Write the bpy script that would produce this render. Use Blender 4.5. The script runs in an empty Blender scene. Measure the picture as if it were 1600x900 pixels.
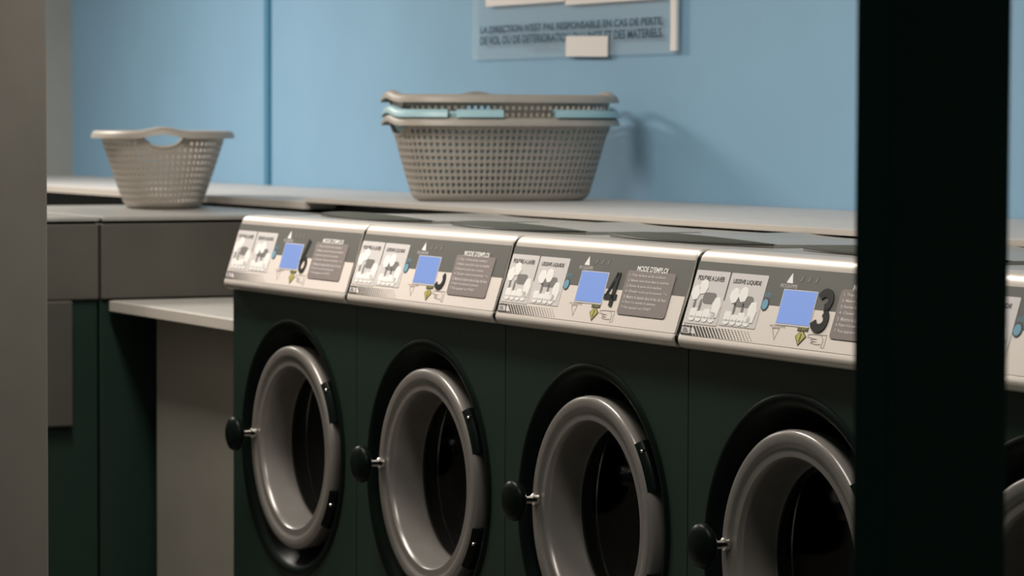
import bpy, bmesh, math, random
from mathutils import Vector, Matrix

scn = bpy.context.scene
C = scn.collection
PI = math.pi

# ------------------------------------------------------------------ camera
F, YAW, PITCH, CX, CY, CZ, ROLL = 4852.88, -1.09356, -0.053679, 6.38481, -2.60631, 1.33489, 0.0038518
cam = bpy.data.cameras.new('camera'); camo = bpy.data.objects.new('camera', cam); C.objects.link(camo)
fw = Vector((math.sin(YAW)*math.cos(PITCH), math.cos(YAW)*math.cos(PITCH), math.sin(PITCH)))
rt0 = Vector((math.cos(YAW), -math.sin(YAW), 0)); up0 = rt0.cross(fw)
rt = rt0*math.cos(ROLL) + up0*math.sin(ROLL); up = -rt0*math.sin(ROLL) + up0*math.cos(ROLL)
camo.matrix_world = Matrix(((rt.x, up.x, -fw.x, CX), (rt.y, up.y, -fw.y, CY), (rt.z, up.z, -fw.z, CZ), (0, 0, 0, 1)))
cam.sensor_width = 36; cam.lens = F/1600*36; cam.clip_end = 60; cam.clip_start = .05
cam.dof.use_dof = True; cam.dof.focus_distance = 5.0; cam.dof.aperture_fstop = 8.0
scn.camera = camo

# ------------------------------------------------------------------ light
scn.view_settings.view_transform = 'Standard'
scn.view_settings.look = 'None'
scn.view_settings.exposure = 0
scn.view_settings.gamma = 1
world = bpy.data.worlds.new('world'); scn.world = world; world.use_nodes = True
world.node_tree.nodes['Background'].inputs[0].default_value = (.35, .75, .62, 1)
world.node_tree.nodes['Background'].inputs[1].default_value = .07

def tube_light(name, x, y, z, lx, ly, power, col=(1, .93, .84)):
    l = bpy.data.lights.new(name, 'AREA'); l.shape = 'RECTANGLE'; l.size = lx; l.size_y = ly
    l.energy = power; l.color = col
    o = bpy.data.objects.new(name, l); C.objects.link(o); o.location = (x, y, z); return o
tube_light('ceiling_tube_light', -2.9, -.35, 2.52, 1.2, .6, 80)
tube_light('ceiling_tube_light', .5, -.5, 2.52, 1.2, .3, 47)
tube_light('ceiling_tube_light', 2.7, -.6, 2.52, 1.2, .3, 26)

# ------------------------------------------------------------------ materials
def pmat(name, col, rough=.5, metal=0., spec=.5, noise=0., nscale=20., bump=0., stretch=(1, 1, 1), emit=None, estr=0., coat=0.):
    m = bpy.data.materials.new(name); m.use_nodes = True
    nt = m.node_tree; b = nt.nodes['Principled BSDF']
    b.inputs['Base Color'].default_value = (*col, 1); b.inputs['Roughness'].default_value = rough
    b.inputs['Metallic'].default_value = metal; b.inputs['Specular IOR Level'].default_value = spec
    b.inputs['Coat Weight'].default_value = coat
    if emit: b.inputs['Emission Color'].default_value = (*emit, 1); b.inputs['Emission Strength'].default_value = estr
    if noise or bump:
        tc = nt.nodes.new('ShaderNodeTexCoord'); mp = nt.nodes.new('ShaderNodeMapping'); mp.inputs['Scale'].default_value = stretch
        n = nt.nodes.new('ShaderNodeTexNoise'); n.inputs['Scale'].default_value = nscale; n.inputs['Detail'].default_value = 4
        nt.links.new(tc.outputs['Object'], mp.inputs['Vector']); nt.links.new(mp.outputs['Vector'], n.inputs['Vector'])
        if noise:
            r = nt.nodes.new('ShaderNodeValToRGB')
            r.color_ramp.elements[0].position = .3; r.color_ramp.elements[1].position = .7
            r.color_ramp.elements[0].color = (*[c*(1-noise) for c in col], 1); r.color_ramp.elements[1].color = (*[min(1, c*(1+noise)) for c in col], 1)
            nt.links.new(n.outputs['Fac'], r.inputs['Fac']); nt.links.new(r.outputs['Color'], b.inputs['Base Color'])
        if bump:
            bp = nt.nodes.new('ShaderNodeBump'); bp.inputs['Strength'].default_value = bump; bp.inputs['Distance'].default_value = .002
            nt.links.new(n.outputs['Fac'], bp.inputs['Height']); nt.links.new(bp.outputs['Normal'], b.inputs['Normal'])
    return m

M = {}
M['blue_wall'] = pmat('blue_wall_paint', (.225, .40, .565), .6, noise=.03, nscale=3)
M['blue_trim'] = pmat('blue_joint_paint', (.07, .22, .35), .6)
M['grey_wall'] = pmat('grey_wall_paint', (.28, .29, .278), .7, noise=.05, nscale=4)
M['brown_wall'] = pmat('brown_grey_wall_paint', (.205, .188, .162), .7, noise=.08, nscale=6)
M['floor'] = pmat('floor_tile', (.16, .15, .135), .5, noise=.15, nscale=8)
M['ceiling'] = pmat('ceiling_paint', (.72, .71, .68), .8)
M['black_frame'] = pmat('black_frame_paint', (.010, .036, .028), .6, spec=.2)
M['body'] = pmat('black_green_enamel', (.009, .023, .017), .45, spec=.3, noise=.06, nscale=30)
M['recess'] = pmat('glossy_black_plastic', (.003, .006, .005), .33, spec=.06)
M['rubber'] = pmat('black_knob_plastic', (.006, .008, .008), .3)
M['steel'] = pmat('brushed_stainless_steel', (.64, .585, .54), .43, metal=.55, spec=.4, noise=.06, nscale=60, stretch=(.15, 6, 6))
M['steel_top'] = pmat('polished_stainless_top', (.40, .385, .36), .38, metal=.4, noise=.04, nscale=14)
M['ring'] = pmat('grey_door_ring_plastic', (.205, .190, .178), .28, metal=.25, noise=.05, nscale=25)
M['lid'] = pmat('dull_grey_lid', (.085, .095, .085), .55, noise=.06, nscale=18)
M['drum'] = pmat('dark_drum_steel', (.012, .016, .015), .35, metal=.8)
M['chrome'] = pmat('bright_steel', (.75, .72, .68), .15, metal=1)
M['table_edge'] = pmat('light_table_edge', (.66, .61, .555), .45)
M['table_top'] = pmat('grey_laminate_top', (.40, .385, .355), .5, noise=.04, nscale=10)
M['slab'] = pmat('pale_laminate_top', (.51, .495, .48), .5, noise=.04, nscale=10)
M['slab_edge'] = pmat('beige_laminate_edge', (.47, .43, .385), .55)
M['bank_steel'] = pmat('dull_brown_steel', (.085, .078, .066), .5, metal=.2, noise=.1, nscale=5)
M['reflection_brown'] = pmat('brown_reflection_tone', (.05, .047, .040), .55, noise=.1, nscale=5)  # colour of a soft reflection, used on the added box only
M['table_panel'] = pmat('warm_grey_panel', (.27, .255, .225), .6, noise=.05, nscale=6)
M['basket'] = pmat('taupe_plastic', (.37, .335, .295), .45, noise=.03, nscale=15)
M['turq'] = pmat('turquoise_plastic', (.36, .56, .62), .4)
M['white_print'] = pmat('white_print', (.92, .90, .88), .5)
M['fascia'] = pmat('pinkish_white_film', (.80, .725, .675), .42)
M['band'] = pmat('charcoal_film', (.12, .12, .11), .45)
M['card'] = pmat('light_grey_card', (.66, .625, .62), .5)
M['plate'] = pmat('taupe_instruction_plate', (.235, .20, .19), .5)
M['ink'] = pmat('dark_grey_ink', (.055, .055, .055), .5)
M['ink_mid'] = pmat('mid_grey_ink', (.2, .19, .185), .5)
M['ink_soft'] = pmat('soft_brown_ink', (.40, .35, .32), .5)
M['black'] = pmat('black_vinyl', (.008, .012, .012), .35)
M['yellow'] = pmat('yellow_ink', (.50, .44, .09), .5)
M['cyan'] = pmat('blue_ink', (.16, .36, .50), .5)
M['screen'] = pmat('blue_screen', (.05, .08, .15), .3, emit=(.20, .31, .68), estr=.85)
M['paper'] = pmat('white_paper', (.78, .745, .72), .7)
M['navy'] = pmat('navy_letters', (.018, .06, .11), .6)
M['caption'] = pmat('grey_letters', (.30, .36, .40), .6)

def glassy(name, tint, rough, fac):
    m = bpy.data.materials.new(name); m.use_nodes = True; nt = m.node_tree
    for n in list(nt.nodes):
        if n.type != 'OUTPUT_MATERIAL': nt.nodes.remove(n)
    out = [n for n in nt.nodes if n.type == 'OUTPUT_MATERIAL'][0]
    t = nt.nodes.new('ShaderNodeBsdfTransparent'); t.inputs[0].default_value = (*tint, 1)
    g = nt.nodes.new('ShaderNodeBsdfGlossy'); g.inputs['Roughness'].default_value = rough
    mx = nt.nodes.new('ShaderNodeMixShader'); lw = nt.nodes.new('ShaderNodeLayerWeight'); lw.inputs[0].default_value = fac; fr = nt.nodes.new('ShaderNodeMath'); fr.operation = 'MULTIPLY_ADD'; fr.inputs[1].default_value = .12; fr.inputs[2].default_value = .012; nt.links.new(lw.outputs['Facing'], fr.inputs[0])
    nt.links.new(fr.outputs[0], mx.inputs[0]); nt.links.new(t.outputs[0], mx.inputs[1]); nt.links.new(g.outputs[0], mx.inputs[2])
    nt.links.new(mx.outputs[0], out.inputs[0]); return m
M['door_glass'] = glassy('dark_door_glass', (.3, .35, .33), .03, .2)

acr = pmat('clear_acrylic_sheet', (.62, .74, .82), .25)
acr.node_tree.nodes['Principled BSDF'].inputs['Alpha'].default_value = .16
M['acrylic'] = acr

# ------------------------------------------------------------------ helpers
def obj(name, bm, m, parent=None, smooth=False, loc=None):
    me = bpy.data.meshes.new(name)
    bmesh.ops.recalc_face_normals(bm, faces=bm.faces)
    bm.to_mesh(me); bm.free()
    me.materials.append(M[m])
    if smooth:
        for p in me.polygons: p.use_smooth = True
        try: me.set_sharp_from_angle(angle=math.radians(38))
        except Exception: pass
    o = bpy.data.objects.new(name, me); C.objects.link(o)
    if parent: o.parent = parent
    if loc: o.location = loc
    return o
def thing(name, label, cat, loc=(0, 0, 0), rz=0, group=None):
    o = bpy.data.objects.new(name, None); C.objects.link(o); o.empty_display_size = .1
    o.location = loc; o.rotation_euler = (0, 0, rz); o['label'] = label; o['category'] = cat
    if group: o['group'] = group
    return o
def tag(o, label, cat, group=None):
    o['label'] = label; o['category'] = cat
    if group: o['group'] = group
    return o
def struct(name, bm, m, parent=None):
    o = obj(name, bm, m, parent)
    if not parent: o['kind'] = 'structure'
    return o
def bx(bm, x0, x1, y0, y1, z0, z1, bev=0., seg=2):
    vs = [bm.verts.new((x, y, z)) for x in (x0, x1) for y in (y0, y1) for z in (z0, z1)]
    fs = [bm.faces.new([vs[i] for i in f]) for f in ((0, 1, 3, 2), (4, 6, 7, 5), (0, 4, 5, 1), (2, 3, 7, 6), (0, 2, 6, 4), (1, 5, 7, 3))]
    if bev:
        es = list({e for f in fs for e in f.edges})
        bmesh.ops.bevel(bm, geom=es, offset=bev, segments=seg, profile=.5, affect='EDGES')
    return bm
def B(*a, **k): return bx(bmesh.new(), *a, **k)
def lathe_y(bm, prof, cx=0, cz=0, n=96, closed=False, a0=0., a1=2*PI):
    """prof: list of (r, y); revolve round the axis along Y"""
    full = abs(a1-a0-2*PI) < 1e-6
    k = n if full else n+1
    rows = []
    for i in range(k):
        a = a0+(a1-a0)*i/n; ca, sa = math.cos(a), math.sin(a)
        rows.append([bm.verts.new((cx+r*ca, y, cz+r*sa)) for r, y in prof])
    for i in range(n):
        p, q = rows[i], rows[(i+1) % k]
        rng = range(len(prof)) if closed else range(len(prof)-1)
        for j in rng:
            j2 = (j+1) % len(prof)
            bm.faces.new((p[j], p[j2], q[j2], q[j]))
    if closed and not full:
        bm.faces.new(rows[0]); bm.faces.new(list(reversed(rows[-1])))
    return bm
def tube_path(bm, pts, r, n=8, closed=False):
    rows = []; N = len(pts)
    for i, p in enumerate(pts):
        p = Vector(p)
        a = Vector(pts[(i-1) % N] if (closed or i > 0) else pts[i]); b = Vector(pts[(i+1) % N] if (closed or i < N-1) else pts[i])
        t = (b-a).normalized(); h = Vector((0, 0, 1)) if abs(t.z) < .9 else Vector((1, 0, 0))
        s = t.cross(h).normalized(); u = s.cross(t)
        rows.append([bm.verts.new(p+s*r*math.cos(2*PI*k/n)+u*r*math.sin(2*PI*k/n)) for k in range(n)])
    for i in range(N if closed else N-1):
        p, q = rows[i], rows[(i+1) % N]
        for k in range(n): bm.faces.new((p[k], p[(k+1) % n], q[(k+1) % n], q[k]))
    if not closed:
        bm.faces.new(rows[0]); bm.faces.new(list(reversed(rows[-1])))
    return bm
def dup(root, loc):
    r = root.copy(); C.objects.link(r); r.location = loc
    for ch in list(root.children):
        c = ch.copy(); C.objects.link(c); c.parent = r
        for g in list(ch.children):
            d = g.copy(); C.objects.link(d); d.parent = c
    return r
_txt = {}
def text_polys(s, bold=0.):
    """flat outline mesh of a string, normalised to the box 0..1 x 0..1"""
    if s in _txt: return _txt[s]
    cu = bpy.data.curves.new('t', 'FONT'); cu.body = s; cu.resolution_u = 3; cu.offset = bold
    o = bpy.data.objects.new('t', cu); C.objects.link(o)
    dg = bpy.context.evaluated_depsgraph_get(); me = o.evaluated_get(dg).to_mesh()
    vs = [(v.co.x, v.co.y) for v in me.vertices]; fs = [tuple(p.vertices) for p in me.polygons]
    o.evaluated_get(dg).to_mesh_clear()
    bpy.data.objects.remove(o); bpy.data.curves.remove(cu)
    x0 = min(v[0] for v in vs); x1 = max(v[0] for v in vs); y0 = min(v[1] for v in vs); y1 = max(v[1] for v in vs)
    vs = [((x-x0)/(x1-x0), (y-y0)/(y1-y0)) for x, y in vs]
    _txt[s] = (vs, fs); return _txt[s]
def add_text(bm, s, P, u0, u1, v0, v1, off, bold=0.):
    vs, fs = text_polys(s, bold)
    bv = [bm.verts.new(P(u0+(u1-u0)*x, v0+(v1-v0)*y, off)) for x, y in vs]
    for f in fs:
        try: bm.faces.new([bv[i] for i in f])
        except ValueError: pass
def add_poly(bm, P, pts, off):
    """flat printed shape: a thin prism standing on the panel"""
    bv = [bm.verts.new(P(u, v, off)) for u, v in pts]
    bm.faces.new(bv)
    lo = [bm.verts.new(P(u, v, 0)) for u, v in pts]
    for i in range(len(pts)):
        j = (i+1) % len(pts); bm.faces.new((bv[i], lo[i], lo[j], bv[j]))
def rrect(u0, u1, v0, v1, ru, rv, n=4):
    out = []
    for cx, cy, a in ((u1-ru, v1-rv, 0), (u0+ru, v1-rv, PI/2), (u0+ru, v0+rv, PI), (u1-ru, v0+rv, 1.5*PI)):
        for k in range(n+1):
            t = a+PI/2*k/n; out.append((cx+ru*math.cos(t), cy+rv*math.sin(t)))
    return out
def ell(u, v, ru, rv, n=20, rot=0.):
    out = []
    for k in range(n):
        a = 2*PI*k/n; out.append((u+ru*math.cos(a), v+rv*math.sin(a)))
    return out
def ribbon(bm, P, pts, wu, off, asp):
    """constant width stroke on the panel; pts in (u,v); asp converts v into u units"""
    q = [Vector((u, v*asp)) for u, v in pts]; L = []; R = []
    for i, p in enumerate(q):
        a = q[max(i-1, 0)]; b = q[min(i+1, len(q)-1)]; t = (b-a).normalized(); n = Vector((-t.y, t.x))*wu/2
        L.append(p+n); R.append(p-n)
    poly = L+R[::-1]
    for i in range(len(q)-1):
        add_poly(bm, P, [(x.x, x.y/asp) for x in (L[i], R[i], R[i+1], L[i+1])], off)

# ------------------------------------------------------------------ room shell
W = .66                      # pitch of the washers
YB = 1.36                    # back wall
XL = -4.95; XR = 5.2; YF = -1.0; ZC = 2.6
struct('floor', B(XL-.1, 8.5, -5, YB+.1, -.1, 0), 'floor')
struct('ceiling', B(XL-.1, XR+.1, YF-.1, YB+.1, ZC, ZC+.1), 'ceiling')
struct('wall_back', B(XL-.1, XR+.1, YB, YB+.1, 0, ZC), 'blue_wall')
struct('wall_left', B(XL-.1, XL, YF, YB, 0, ZC), 'grey_wall')
struct('wall_right', B(XR, XR+.1, YF, YB, 0, ZC), 'grey_wall')
struct('wall_front', B(XL, 1.676, YF-.10, YF, 0, ZC, bev=.004), 'brown_wall')
struct('trim_1', B(-3.035, -3.0, YB-.012, YB, 1.05, ZC), 'blue_trim')
win = bpy.data.objects.new('window_1', None); C.objects.link(win); win.location = (4.095, YF, 0); win['kind'] = 'structure'
obj('mullion', B(4.067, 4.122, YF-.065, YF+.065, 0, ZC, bev=.003), 'black_frame', win).matrix_parent_inverse = Matrix.Translation((-4.095, -YF, 0))
obj('head_rail', B(1.677, XR, YF-.05, YF+.05, 2.3, ZC), 'black_frame', win).matrix_parent_inverse = Matrix.Translation((-4.095, -YF, 0))

# ------------------------------------------------------------------ washers
HW = W/2-.0015
RZ, RR, DR = .640, .2165, .262       # door centre height, ring radius, recess radius
PB = Vector((0, -.0225, .985)); PT = Vector((0, .017, 1.108))
PN = Vector((0, -(PT.z-PB.z), PT.y-PB.y)).normalized()
ASP = (PT-PB).length/W
def P(u, v, off=0):
    p = PB+(PT-PB)*v+PN*off
    return Vector(((u-.5)*W, p.y, p.z))

def build_washer():
    root = thing('washing_machine', '', 'washing machine')
    # cabinet with a round opening in its front
    bm = bmesh.new()
    x0, x1, z0, z1 = -HW, HW, .02, .972
    angs = sorted(set([2*PI*k/96 for k in range(96)]+[math.atan2(z-RZ, x) % (2*PI) for x in (x0, x1) for z in (z0, z1)]))
    inn, out = [], []
    for a in angs:
        ca, sa = math.cos(a), math.sin(a)
        s = min([(x1 if ca > 0 else x0)/ca if abs(ca) > 1e-9 else 9, ((z1 if sa > 0 else z0)-RZ)/sa if abs(sa) > 1e-9 else 9])
        inn.append(bm.verts.new((DR*ca, 0, RZ+DR*sa))); out.append(bm.verts.new((s*ca, 0, RZ+s*sa)))
    n = len(angs)
    for i in range(n):
        j = (i+1) % n; bm.faces.new((inn[i], inn[j], out[j], out[i]))
    bk = [bm.verts.new(v.co+Vector((0, .64, 0))) for v in out]
    for i in range(n):
        j = (i+1) % n; bm.faces.new((out[i], out[j], bk[j], bk[i]))
    bm.faces.new(bk)
    bx(bm, -HW+.001, HW-.001, .045, .64, .972, 1.100)
    obj('cabinet', bm, 'body', root)
    bm = bmesh.new(); bx(bm, -HW+.02, HW-.02, .03, .6, 0, .02); obj('plinth', bm, 'recess', root)
    # dished recess round the door
    bm = bmesh.new()
    lathe_y(bm, [(DR+.012, -.0015), (DR+.008, -.005), (DR+.002, -.0055), (DR-.005, -.002), (DR-.012, .006), (DR-.025, .03), (DR-.05, .048), (.19, .055), (.178, .056)], cz=RZ)
    obj('door_recess', bm, 'recess', root, True)
    # drum behind the glass
    bm = bmesh.new()
    lathe_y(bm, [(.178, .056), (.185, .09), (.205, .118), (.24, .12), (.24, .5), (.001, .52)], cz=RZ)
    dr = obj('drum', bm, 'drum', root, True)
    bm = bmesh.new()
    lathe_y(bm, [(.196+.0035*math.cos(t), .118+.0035*math.sin(t)) for t in [2*PI*k/8 for k in range(8)]], cz=RZ, closed=True)
    obj('drum_lip', bm, 'chrome', dr, True)
    for k in range(3):
        a = PI/2+2*PI*k/3+.5
        bm = bmesh.new(); bx(bm, -.02, .02, .16, .48, .19, .235, bev=.008)
        bmesh.ops.rotate(bm, verts=bm.verts, cent=(0, 0, 0), matrix=Matrix.Rotation(a, 3, 'Y'))
        bmesh.ops.translate(bm, verts=bm.verts, vec=(0, 0, RZ)); obj('drum_paddle', bm, 'drum', dr)
    # door ring
    d = bmesh.new()
    prof = [(.206, .048), (.2125, .040), (.2150, .022), (.2165, .006), (.2155, -.001), (.2125, -.0048), (.207, -.0062), (.197, -.0058), (.193, -.0048), (.190, -.0018), (.186, -.0010),
            (.178, -.0016), (.1735, -.001), (.1705, .003), (.1690, .010), (.1675, .03), (.1655, .060), (.1645, .066), (.160, .067), (.160, .072), (.182, .072), (.195, .062)]
    lathe_y(d, prof, cz=RZ, closed=True, n=128)
    door = obj('door', d, 'ring', root, True)
    bm = bmesh.new()
    lathe_y(bm, [(.1645, .0665), (.150, .070), (.12, .082), (.07, .092), (.02, .095), (.0005, .095)], cz=RZ)
    obj('door_glass', bm, 'door_glass', door, True)
    for sg in (1, -1):
        bm = bmesh.new()
        a0, a1 = (math.radians(19), math.radians(43)) if sg > 0 else (math.radians(-43), math.radians(-19))
        lathe_y(bm, [(.2005, .050), (.2005, -.001), (.2150, -.0035), (.2235, .004), (.226, .010), (.226, .050)], cz=RZ, n=14, closed=True, a0=a0, a1=a1)
        h = obj('hinge', bm, 'recess', door, True)
    for sg, da in ((1, 38), (-1, 27)):
        if True:
            a = math.radians(da)*sg
            bm = bmesh.new()
            lathe_y(bm, [(.004, .012), (.004, .001), (.003, -.001), (.0004, -.0015)], cx=.2215*math.cos(a), cz=RZ+.2215*math.sin(a), n=12)
            obj('hinge_screw', bm, 'chrome', door, True)
    # knob and its stem on the left of the ring
    bm = bmesh.new()
    lathe_y(bm, [(.0105, -.004), (.0105, -.012), (.0075, -.015), (.0075, -.040)], cx=-.197, cz=RZ+.014, n=24)
    obj('knob_stem', bm, 'chrome', door, True)
    bm = bmesh.new()
    lathe_y(bm, [(.0004, -.034), (.016, -.034), (.020, -.036), (.030, -.040), (.0365, -.046), (.0375, -.052), (.034, -.059), (.024, -.064), (.010, -.066), (.0004, -.0665)], cx=-.197, cz=RZ+.014, n=40)
    obj('knob', bm, 'recess', door, True)
    # stainless console: rounded lip, sloped front, rolled top
    prof = [(.02, .9625), (-.008, .9625), (-.0165, .9635), (-.0222, .9662), (-.0256, .9705), (-.0266, .9755), (-.0258, .9800), (PB.y, PB.z)]
    for k in range(1, 8): prof.append((PB.y+(PT.y-PB.y)*k/8, PB.z+(PT.z-PB.z)*k/8))
    prof += [(PT.y, PT.z), (.0182, 1.1125), (.0205, 1.1170), (.0240, 1.1208), (.0285, 1.1235), (.034, 1.1248), (.045, 1.1252), (.075, 1.1250), (.075, 1.10), (.02, 1.09)]
    cy = .03; cz = 1.045
    bm = bmesh.new(); rows = []
    CW = HW-.0045
    for x, k in ((-CW, .86), (-CW+.0012, .93), (-CW+.004, .985), (-CW+.008, 1), (CW-.008, 1), (CW-.004, .985), (CW-.0012, .93), (CW, .86)):
        rr = []
        for y, z in prof:
            # rounded ends: pull the skin inwards by up to a few millimetres
            dv = Vector((y-cy, z-cz)); L = dv.length; dl = (1-k)*.035
            dv *= (L-dl)/L; rr.append(bm.verts.new((x, cy+dv.x, cz+dv.y)))
        rows.append(rr)
    for a, b in zip(rows[:-1], rows[1:]):
        for j in range(len(prof)): bm.faces.new((a[j], a[(j+1) % len(prof)], b[(j+1) % len(prof)], b[j]))
    bm.faces.new(rows[0]); bm.faces.new(list(reversed(rows[-1])))
    obj('console', bm, 'steel', root, True)
    for sg in (-1, 1):
        bm = bmesh.new(); ra, rb = [], []
        for y, z in prof:
            dv = Vector((y-cy, z-cz)); dv *= (dv.length-.0045)/dv.length
            ra.append(bm.verts.new((sg*(CW-.0005), cy+dv.x, cz+dv.y))); rb.append(bm.verts.new((sg*(HW+.001), cy+dv.x, cz+dv.y)))
        for j in range(len(prof)): bm.faces.new((ra[j], ra[(j+1) % len(prof)], rb[(j+1) % len(prof)], rb[j]))
        bm.faces.new(ra); bm.faces.new(list(reversed(rb)))
        obj('console_gasket', bm, 'recess', root)
    bm = bmesh.new(); 
    nx, ny = 24, 12; tp = []; bt = []
    for i in range(nx+1):
        q = i/nx*2-1
        zz = lambda t: 1.1228-.0062*t*t*(3-2*t)*(1-abs(q)**5)
        tp.append([bm.verts.new((q*HW, .072+.573*j/ny, zz(j/ny))) for j in range(ny+1)]); bt.append([bm.verts.new((q*HW, .072+.573*j/ny, 1.1005)) for j in range(ny+1)])
    for i in range(nx):
        for j in range(ny):
            bm.faces.new((tp[i][j], tp[i+1][j], tp[i+1][j+1], tp[i][j+1])); bm.faces.new((bt[i][j], bt[i][j+1], bt[i+1][j+1], bt[i+1][j]))
        bm.faces.new((tp[i][0], bt[i][0], bt[i+1][0], tp[i+1][0])); bm.faces.new((tp[i][ny], tp[i+1][ny], bt[i+1][ny], bt[i][ny]))
    for j in range(ny):
        bm.faces.new((tp[0][j], tp[0][j+1], bt[0][j+1], bt[0][j])); bm.faces.new((tp[nx][j], bt[nx][j], bt[nx][j+1], tp[nx][j+1]))
    obj('top_panel', bm, 'steel_top', root, True)
    # bowed soap lid: light top, dull grey lens shaped front
    def zt(q): return 1.1285+.0100*(1-q*q)
    def zb(q): return 1.1282-.0035*(1-q*q)
    def yf(q): return .19-.035*(1-q*q)
    bm = bmesh.new(); nx, ny = 32, 8; top = []; bot = []
    for i in range(nx+1):
        q = i/nx*2-1; rt_, rb_ = [], []
        for j in range(ny+1):
            t = j/ny; y = yf(q)+.002+(.44-yf(q))*t; z = 1.1245+(zt(q)-1.1245)*(1-t)**1.3
            rt_.append(bm.verts.new((q*.286, y, z))); rb_.append(bm.verts.new((q*.286, y, 1.1228)))
        top.append(rt_); bot.append(rb_)
    for i in range(nx):
        for j in range(ny):
            bm.faces.new((top[i][j], top[i+1][j], top[i+1][j+1], top[i][j+1])); bm.faces.new((bot[i][j], bot[i][j+1], bot[i+1][j+1], bot[i+1][j]))
        bm.faces.new((top[i][0], bot[i][0], bot[i+1][0], top[i+1][0])); bm.faces.new((top[i][ny], top[i+1][ny], bot[i+1][ny], bot[i][ny]))
    for j in range(ny):
        bm.faces.new((top[0][j], top[0][j+1], bot[0][j+1], bot[0][j])); bm.faces.new((top[nx][j], bot[nx][j], bot[nx][j+1], top[nx][j+1]))
    lid = obj('soap_lid', bm, 'steel_top', root, True)
    bm = bmesh.new(); rows = []
    for i in range(nx+1):
        q = i/nx*2-1; x = q*.2865; y = yf(q); a, b = zt(q)+.0004, zb(q)
        rows.append([bm.verts.new(p) for p in ((x, y, b), (x, y, a), (x, y+.006, a), (x, y+.006, b))])
    for a, b in zip(rows[:-1], rows[1:]):
        for k in range(4): bm.faces.new((a[k], a[(k+1) % 4], b[(k+1) % 4], b[k]))
    bm.faces.new(rows[0]); bm.faces.new(list(reversed(rows[-1])))
    obj('lid_front', bm, 'lid', lid, True)
    bm = bmesh.new(); tube_path(bm, [(-.2865+.573*k/32, yf(k/16-1)-.001, zb(k/16-1)) for k in range(33)], .0016, 6)
    obj('lid_seal', bm, 'recess', lid, True)

    # ---------------- printed control panel
    def sub(name, m, fn, off):
        b = bmesh.new(); fn(b, off); return obj(name, b, m, cp)
    bm = bmesh.new(); add_poly(bm, P, rrect(.012, .988, .012, .985, .004, .02), .0006)
    cp = obj('control_panel', bm, 'fascia', root)
    sub('dark_band', 'band', lambda b, o: add_poly(b, P, [(.0125, .505), (.9875, .505), (.9875, .984), (.0125, .984)], o), .0010)
    sub('detergent_card', 'card', lambda b, o: add_poly(b, P, rrect(.015, .174, .165, .868, .004, .02), o), .0014)
    sub('detergent_card', 'card', lambda b, o: add_poly(b, P, rrect(.181, .350, .185, .866, .004, .02), o), .0014)
    sub('card_lettering', 'ink', lambda b, o: add_text(b, 'POUDRE A LAVER', P, .030, .156, .735, .80, o, .02), .0018)
    sub('card_lettering', 'ink', lambda b, o: add_text(b, 'LESSIVE LIQUIDE', P, .198, .326, .725, .79, o, .02), .0018)
    def shade(u0, u1, pours, side):
        def fn(b, o):
            add_poly(b, P, rrect(u0, u1, .438, .585, .014, .055), o)
            for u in pours: add_poly(b, P, ell(u, .41, .0055, .085), o)
            add_poly(b, P, ell(side, .39, .005, .10), o)
        return fn
    sub('detergent_pictogram_shade', 'ink_mid', shade(.078, .140, (.046, .073), .138), .0018)
    sub('detergent_pictogram_shade', 'ink_mid', shade(.225, .312, (.235, .272), .305), .0018)
    def cups(cup, side, u0):
        def fn(b, o):
            for u, v in cup:
                add_poly(b, P, [(u-.022, v-.02), (u-.017, v+.06), (u-.004, v+.10), (u+.013, v+.075), (u+.020, v-.01), (u+.012, v-.085), (u-.006, v-.10)], o)
            u, v = side
            add_poly(b, P, [(u-.014, v-.21), (u-.02, v-.02), (u-.010, v+.06), (u+.010, v+.055), (u+.020, v-.05), (u+.014, v-.2)], o)
            for k in range(4):
                u = u0+.031*k
                add_poly(b, P, rrect(u, u+.030, .245, .335+.035*((k+1) % 2), .008, .04), o)
                add_poly(b, P, ell(u+.015, .235, .013, .035, 12), o)
        return fn
    sub('detergent_pictogram', 'white_print', cups(((.040, .57), (.070, .655)), (.150, .47), .035), .0022)
    sub('detergent_pictogram', 'white_print', cups(((.222, .575), (.262, .60)), (.318, .455), .198), .0022)
    def hatch(b, o):
        for k in range(21):
            u = .020+.0150*k; f = 1-k/22
            for r in range(5):
                v = .142-.0255*r; wd = .0092*f+.0012; h = .0225*min(1, f+.25)
                if k < 3 and 1 <= r <= 3: continue
                uu = u+.0062*r
                add_poly(b, P, [(uu, v), (uu+wd, v), (uu+wd+.005, v-h), (uu+.005, v-h)], o)
    sub('hatched_strip', 'ink', hatch, .0012)
    sub('brand_badge', 'card', lambda b, o: add_poly(b, P, [(.018, .035), (.060, .035), (.056, .115), (.016, .115)], o), .0014)
    def badge_frame(b, o):
        pts = [(.016, .03), (.062, .03), (.058, .122), (.014, .122), (.016, .03)]
        ribbon(b, P, pts, .003, o, ASP)
        for k in range(3): ribbon(b, P, [(.024, .055+.02*k), (.050-.004*k, .055+.02*k)], .0018, o, ASP)
    sub('brand_badge_outline', 'ink', badge_frame, .0017)
    sub('info_button', 'ink', lambda b, o: add_poly(b, P, ell(.366, .507, .0165, .083), o), .0014)
    sub('info_button_face', 'cyan', lambda b, o: add_poly(b, P, ell(.366, .507, .0130, .066), o), .0018)
    sub('info_lettering', 'cyan', lambda b, o: add_text(b, 'info', P, .356, .386, .60, .67, o), .0014)
    sub('white_triangle', 'white_print', lambda b, o: add_poly(b, P, [(.433, .802), (.461, .797), (.450, .925)], o), .0014)
    sub('heading_lettering', 'white_print', lambda b, o: add_text(b, "MODE D'EMPLOI", P, .720, .876, .775, .85, o, .02), .0024)
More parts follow.
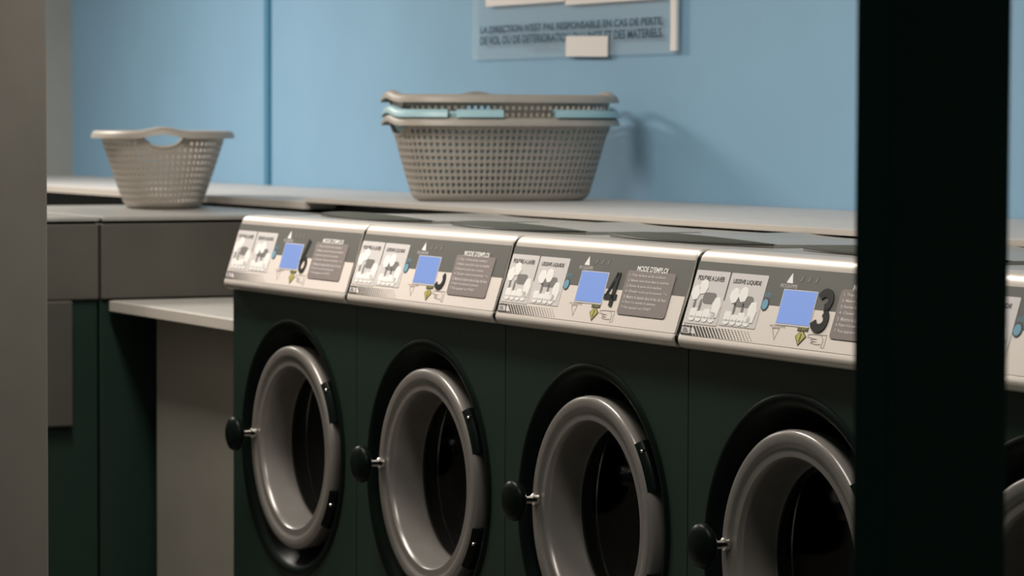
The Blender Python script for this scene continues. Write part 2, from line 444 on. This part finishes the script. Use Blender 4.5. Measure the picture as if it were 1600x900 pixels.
    def soft_top(b, o):
        add_text(b, 'PROGRAMME', P, .411, .485, .735, .785, o)
    sub('program_lettering', 'card', soft_top, .0014)
    def dots(b, o):
        for u in (.495, .527, .559):
            add_poly(b, P, [(u-.006, .825), (u+.004, .83), (u+.009, .895), (u+.001, .89)], o)
    sub('cycle_symbols', 'ink_mid', dots, .0014)
    sub('screen_frame', 'card', lambda b, o: add_poly(b, P, [(.432, .272), (.583, .275), (.580, .722), (.431, .722)], o), .0014)
    scr = sub('screen', 'screen', lambda b, o: add_poly(b, P, [(.436, .295), (.579, .297), (.576, .712), (.434, .712)], o), .0018)
    sub('program_arrow', 'ink_soft', lambda b, o: ribbon(b, P, [(.426, .228), (.456, .232), (.445, .085), (.426, .228)], .0035, o, ASP), .0010)
    sub('program_lettering', 'ink_soft', lambda b, o: add_text(b, 'PROGRAMME', P, .412, .480, .238, .268, o), .0010)
    sub('hand_symbol', 'ink_soft', lambda b, o: ribbon(b, P, [(.645, .092), (.625, .088), (.602, .100), (.612, .118), (.628, .12), (.612, .118), (.600, .135), (.612, .150), (.628, .150), (.612, .150), (.600, .160), (.585, .165), (.585, .195), (.605, .205), (.640, .205), (.652, .15), (.650, .055), (.662, .055), (.662, .212), (.640, .205)], .0025, o, ASP), .0010)
    def start(b, o):
        add_poly(b, P, [(.5345, .222), (.580, .227), (.580, .288), (.5335, .283)], o)
        ribbon(b, P, [(.552, .215), (.534, .160), (.553, .052), (.577, .165), (.560, .218)], .0045, o, ASP)
    sub('start_label', 'ink', start, .0012)
    def start_y(b, o):
        add_poly(b, P, [(.552, .213), (.536, .160), (.553, .060), (.575, .165), (.560, .215)], o)
        add_text(b, 'START', P, .5385, .577, .235, .274, o)
    sub('start_arrow', 'yellow', start_y, .0015)
    sub('start_arrow_line', 'ink', lambda b, o: ribbon(b, P, [(.557, .195), (.554, .09)], .003, o, ASP), .0018)
    sub('instruction_plate', 'plate', lambda b, o: add_poly(b, P, rrect(.675, .921, .178, .782, .010, .05), o), .0022)
    def ins(b, o):
        lines = [('1. Trier le linge et les couleurs', .875), ('2. Mettre votre linge dans la machine', .898), ('3. Fermer la porte de la machine', .868), ('4. Choisir votre programme  ^ v', .905),
                 ('5. Mettre la lessive dans le bac du haut', .908), ('6. Payer à la centrale de paiement', .862), ('7. Puis appuyer sur START', .845)]
        for k, (s, u1) in enumerate(lines): add_text(b, s, P, .690, u1, .690-.0735*k, .737-.0735*k, o, .018)
    sub('instruction_lettering', 'card', ins, .0026)
    return root, cp

def number_mesh(n):
    b = bmesh.new(); o = .0027; w = .021
    def arc(cu, cv, ru, rv, a0, a1, k=14): return [(cu+ru*math.cos(math.radians(a0+(a1-a0)*i/k)), cv+rv*math.sin(math.radians(a0+(a1-a0)*i/k))) for i in range(k+1)]
    if n == 4:
        ribbon(b, P, [(.634, .735), (.630, .27)], .0165, o, ASP); ribbon(b, P, [(.630, .725), (.594, .40)], .009, o, ASP); ribbon(b, P, [(.587, .393), (.651, .400)], .0135, o, ASP)
    elif n == 3:
        ribbon(b, P, arc(.619, .625, .023, .095, 165, -80), w, o, ASP); ribbon(b, P, arc(.617, .385, .026, .105, 65, -165), w, o, ASP)
    elif n == 5:
        ribbon(b, P, arc(.612, .375, .025, .110, 50, -150), w*.72, o, ASP)
    elif n == 6:
        ribbon(b, P, arc(.616, .385, .021, .110, 0, 360, 24), w*.62, o, ASP); ribbon(b, P, [(.622, .80), (.604, .55), (.594, .40)], w*.95, o, ASP)
    elif n == 2:
        ribbon(b, P, arc(.617, .60, .024, .11, 165, -30)+[(.596, .30)], w, o, ASP); ribbon(b, P, [(.590, .295), (.648, .297)], w, o, ASP)
    return b

proto, _ = build_washer()
washers = [(6, 'dark washing machine numbered 6, beside the low folding table', 0), (5, 'dark washing machine numbered 5, second from the folding table', 1),
           (4, 'dark washing machine numbered 4, between numbers 5 and 3', 2), (3, 'dark washing machine numbered 3, partly behind the black window mullion', 3),
           (2, 'dark washing machine cut by the frame, right of the black window mullion', 4)]
for num, lab, i in washers:
    loc = (i*W+W/2, 0, 0)
    r = proto if i == 0 else dup(proto, loc)
    r.location = loc; r['label'] = lab; r['category'] = 'washing machine'; r['group'] = 'front-loading washers in the row'
for num, lab, i in washers:
    r = [o for o in C.objects if o.name.startswith('washing_machine') and abs(o.location.x-(i*W+W/2)) < 1e-4][0]
    cpo = [c for c in r.children if c.name.startswith('control_panel')][0]
    nb = obj('number', number_mesh(num), 'black', cpo); nb['label'] = 'black number %d' % num

# ------------------------------------------------------------------ worktops along the wall
def slab(name, label, x0, x1, y0, y1, z0, z1):
    t = thing(name, label, 'worktop', ((x0+x1)/2, (y0+y1)/2, z0))
    cx, cy = (x0+x1)/2, (y0+y1)/2
    obj('top', B(x0-cx, x1-cx, y0-cy+.004, y1-cy, 0, z1-z0, bev=.002), 'slab', t)
    obj('front_edge', B(x0-cx, x1-cx, y0-cy, y0-cy+.004, .0005, z1-z0-.0008), 'slab_edge', t)
    return t
slab('worktop', 'long pale worktop behind the numbered washers under three stacked baskets', -1.09, 5.0, .65, YB-.002, 1.1205, 1.133)
slab('worktop', 'pale worktop running to the far left corner behind the lone basket', XL+.002, -1.094, .65, YB-.002, 1.102, 1.122)
def carcass(name, label, x0, x1, z1):
    t = thing(name, label, 'cabinet', ((x0+x1)/2, 1.0, 0))
    h = (x1-x0)/2
    obj('case', B(-h, h, -.28, .34, 0.06, z1), 'recess', t); obj('plinth', B(-h+.02, h-.02, -.25, .3, 0, .06), 'body', t)
carcass('base_cabinet', 'dark support cabinet under the long pale worktop behind the washers', -1.05, 4.95, 1.1205)
carcass('base_cabinet', 'dark support cabinet under the pale worktop in the left corner', XL+.02, -2.0, 1.102)

# ------------------------------------------------------------------ bank at right angles on the left
BX = -.9
def bank_unit(label, y0, y1):
    t = thing('steel_cabinet', label, 'cabinet', (BX, (y0+y1)/2, 0), 0, 'brown steel cabinets at right angles to the washers')
    h = (y1-y0)/2-.0015
    obj('body', B(-1.0, -.012, -h, h, .03, .89, bev=.003), 'body', t)
    obj('plinth', B(-.97, -.05, -h+.02, h-.02, 0, .03), 'recess', t)
    obj('fascia', B(-1.0, 0, -h, h, .89, 1.078, bev=.004), 'bank_steel', t)
    obj('shadow_groove', B(-.99, -.012, -h+.004, h-.004, 1.078, 1.084), 'recess', t)
    obj('top_panel', B(-1.0, .006, -h, h, 1.084, 1.095, bev=.003), 'steel_top', t)
    return t
bank_unit('brown steel cabinet under the lone basket, beside the low folding table', .015, .635)
d2 = bank_unit('brown steel cabinet left of the lone basket, next to the brown wall end', -.61, .012)
obj('reflection_patch', B(-.0115, .02, -.15, 0, .580, .8895, bev=.004), 'reflection_brown', d2).location = (0, .235, 0)  # added box imitating a soft brown reflection, not a part of the cabinet

# ------------------------------------------------------------------ folding table in the corner
tb = thing('folding_table', 'low pale folding table between washer number 6 and the steel cabinets', 'table', (-.45, .3, 0))
TZ = .888
obj('table_top', B(-.444, .440, -.262, .33, TZ-.028, TZ, bev=.005), 'table_top', tb)
obj('front_edge', B(-.4435, .4395, -.266, -.2617, TZ-.027, TZ-.001, bev=.0015), 'table_edge', tb)
obj('front_panel', B(-.34, .437, -.18, -.16, 0, TZ-.028), 'table_panel', tb)
obj('side_panel', B(-.34, -.32, -.1595, .31, 0, TZ-.028), 'table_panel', tb)
obj('front_rail', B(-.319, .436, -.1595, -.14, .70, TZ-.0285), 'recess', tb)

# ------------------------------------------------------------------ laundry baskets
def sup(a, b, t, e=2.7):
    c, s = math.cos(t), math.sin(t)
    return (a*math.copysign(abs(c)**(2/e), c), b*math.copysign(abs(s)**(2/e), s))
NC, NR = 88, 10
BH = .204
def build_basket(name, m, rim_gap=None, third=True, cut=None):
    root = thing(name, '', 'laundry basket')
    grips = [(0, .056, .048), (PI, .056, .034)]+([(PI/2, .056, .034)] if third else [])
    A0, A1, B0, B1 = .226, .282, .102, .173
    def pt(t, z):
        k = z/BH; k2 = k**.9
        x, y = sup(A0+(A1-A0)*k2, B0+(B1-B0)*k2, t); return Vector((x, y, z))
    # equal arc-length columns
    N = 2000; L = [0]; q = [pt(2*PI*i/N, BH*.6) for i in range(N+1)]
    for i in range(N): L.append(L[-1]+(q[i+1]-q[i]).length)
    def t_at(s):
        s = (s % 1)*L[-1]; lo, hi = 0, N
        while hi-lo > 1:
            md = (lo+hi)//2
            if L[md] <= s: lo = md
            else: hi = md
        return 2*PI*(lo+(s-L[lo])/(L[hi]-L[lo]+1e-12))/N
    fu = [0, .25, .75]
    us = []
    for c in range(NC):
        for f in fu: us.append((c+f)/NC)
    ts = [t_at(u) for u in us]
    z_lo, z_hi = .016, .184
    zs = [.0, .006]
    pitch = (z_hi-z_lo)/NR
    for r in range(NR): zs += [z_lo+r*pitch, z_lo+r*pitch+pitch*.21, z_lo+r*pitch+pitch*.79]
    zs += [z_hi+(BH-z_hi)*k/3 for k in range(4)]
    bm = bmesh.new()
    inset = [.012, .003]+[0]*len(zs)
    gv = []
    for zi, z in enumerate(zs):
        row = []
        for t in ts:
            p = pt(t, z)
            if inset[zi]: p = Vector((p.x*(1-inset[zi]*6), p.y*(1-inset[zi]*8), z))
            row.append(bm.verts.new(p))
        gv.append(row)
    K = len(ts)
    def handle(t, z, grow=1.):      # grip openings in the two ends and one long side
        for tc, half, dep in grips:
            p = pt(t, z)
            d = p.y if tc in (0, PI) else p.x
            same = (p.x > .2) if tc == 0 else (p.x < -.2) if tc == PI else (p.y > .1)
            if same and (d/half)**2+((z-(BH-.004))/dep)**2 < grow: return True
        return False
    rr0 = 2
    for zi in range(len(zs)-1):
        for k in range(K):
            k2 = (k+1) % K
            zc = (zs[zi]+zs[zi+1])/2
            ri = zi-rr0
            col = k//3
            tm = ts[k]
            if 0 <= ri < NR*3 and ri % 3 == 1 and k % 3 == 1 and not handle(ts[k], zc, 1.9) and not (third and zc > .135 and gv[zi][k].co.y > .02):
                continue
            if zc > .13 and handle(ts[k], zc): continue
            if cut and zc > BH-.034 and cut[0] < us[k] < cut[1]: continue
            bm.faces.new((gv[zi][k], gv[zi][k2], gv[zi+1][k2], gv[zi+1][k]))
    bm.faces.new(gv[0])
    bmesh.ops.recalc_face_normals(bm, faces=bm.faces)
    body = obj('body', bm, m, root, True)
    sd = body.modifiers.new('thickness', 'SOLIDIFY'); sd.thickness = .0028; sd.offset = -1
    # rolled rim that rises into a grip over each opening
    def lift(t):
        p = pt(t, BH); v = 0
        for tc in [g[0] for g in grips]:
            d = p.y if tc in (0, PI) else p.x
            same = (p.x > .15) if tc == 0 else (p.x < -.15) if tc == PI else (p.y > .08)
            if same and abs(d) < .07: v = max(v, .0105*(.5+.5*math.cos(PI*d/.07)))
        return v
    segs = [(0, 1, True)] if not rim_gap else rim_gap
    bm = bmesh.new()
    for s0, s1, closed in segs:
        n = int(140*(s1-s0)); rows = []
        for i in range(n if closed else n+1):
            t = t_at(s0+(s1-s0)*i/n); p = pt(t, BH); e = 1e-3
            tg = pt(t+e, BH)-pt(t-e, BH); nr = Vector((tg.y, -tg.x, 0)).normalized(); h = lift(t)
            pr = [(-.003, -.003), (-.002, .003), (.002, .0055), (.011, .0055), (.0175, .0025), (.0215, -.005), (.0230, -.0145), (.0210, -.0145), (.0185, -.004), (.012, .0022), (.002, .0015), (.0, -.004)]
            rows.append([bm.verts.new((p.x+nr.x*a, p.y+nr.y*a, BH+b+h)) for a, b in pr])
        R = len(rows)
        for i in range(R if closed else R-1):
            a, b = rows[i], rows[(i+1) % R]
            for j in range(len(a)): bm.faces.new((a[j], a[(j+1) % len(a)], b[(j+1) % len(a)], b[j]))
        if not closed: bm.faces.new(rows[0]); bm.faces.new(list(reversed(rows[-1])))
    obj('rim', bm, m, root, True)
    # lip round each opening
    for tc, half, dep in grips:
        bm = bmesh.new(); pts = []
        for k in range(25):
            a = PI+PI*k/24
            d = half*math.cos(a); z = BH-.004+dep*math.sin(a)
            # walk round the shell until the offset along the side equals d
            best = None
            lo, hi = tc-.9, tc+.9
            f = (lambda t: pt(t, z).y) if tc in (0,) else (lambda t: -pt(t, z).y) if tc == PI else (lambda t: -pt(t, z).x)
            for _ in range(40):
                md = (lo+hi)/2
                if f(md) < d: lo = md
                else: hi = md
            pts.append(pt((lo+hi)/2, z))
        tube_path(bm, pts, .0042, 8); obj('handle_grip', bm, m, root, True)
    return root
def put(r, label, loc, rz, group=None):
    r.location = loc; r.rotation_euler = (0, 0, rz); r['label'] = label; r['category'] = 'laundry basket'
    if group: r['group'] = group
    return r
VX, VY = -.889, .459
b1 = build_basket('laundry_basket', 'basket', third=False)
put(b1, 'taupe perforated laundry basket standing alone on the steel cabinet top', (-1.65, .466, 1.0955), math.atan2(.354, -.935))
SX, SY, SA = -.635, .99, math.radians(83)
b2 = build_basket('laundry_basket', 'basket'); put(b2, 'taupe laundry basket at the bottom of the three basket stack', (SX, SY, 1.1335), SA, 'nested baskets on the worktop')
b3 = build_basket('laundry_basket', 'turq', rim_gap=[(.27, .618, False), (.632, .708, False), (.80, 1.135, False)], cut=(.708, .80))
put(b3, 'turquoise laundry basket nested between two taupe ones', (SX, SY, 1.1335+.021), SA, 'nested baskets on the worktop')
b4 = dup(b2, (0, 0, 0)); put(b4, 'taupe laundry basket on top of the three basket stack', (SX-.004, SY, 1.1335+.058), SA, 'nested baskets on the worktop')

# ------------------------------------------------------------------ notice on the wall
NX0, NX1, NZ0, NZ1 = -1.51, -.355, 1.508, 2.05
sg = thing('wall_notice', 'clear acrylic notice with navy French text on the blue wall', 'sign', ((NX0+NX1)/2, YB-.012, NZ0))
def SP(x, z, off=0): return Vector((x-(NX0+NX1)/2, -off, z-NZ0))
obj('acrylic_sheet', B(NX0-(NX0+NX1)/2, NX1-(NX0+NX1)/2, -.003, 0, 0, NZ1-NZ0), 'acrylic', sg)
obj('side_profile', B(NX1-.028-(NX0+NX1)/2, NX1-(NX0+NX1)/2, -.010, -.003, 0.005, NZ1-NZ0), 'paper', sg)
bm = bmesh.new()
add_text(bm, "LA DIRECTION N'EST PAS RESPONSABLE EN CAS DE PERTE,", SP, -1.455, -.43, 1.577, 1.601, .004, .028)
add_text(bm, "DE VOL OU DE DETERIORATION DU LINGE ET DES MATERIELS.", SP, -1.455, -.43, 1.548, 1.572, .004, .028)
obj('notice_lettering', bm, 'navy', sg)
bm = bmesh.new(); add_text(bm, "La Direction", SP, -1.17, -.98, 1.530, 1.542, .004); obj('caption_lettering', bm, 'caption', sg)
def paper(label, x0, x1, z0, z1, tilt=0.):
    o = obj('paper_note', B(-(x1-x0)/2, (x1-x0)/2, -.0006, 0, -(z1-z0)/2, (z1-z0)/2), 'paper')
    o.location = ((x0+x1)/2, YB-.0165, (z0+z1)/2); o.rotation_euler = (0, tilt, 0)
    tag(o, label, 'paper', 'white papers taped on the notice'); return o
paper('white paper on the upper left of the wall notice', -1.42, -.955, 1.655, 1.86)
p2 = paper('large white paper on the upper right of the wall notice', -.950, -.425, 1.645, 1.86)
paper('small blank white paper at the bottom of the wall notice', -.945, -.715, 1.506, 1.560, .02)
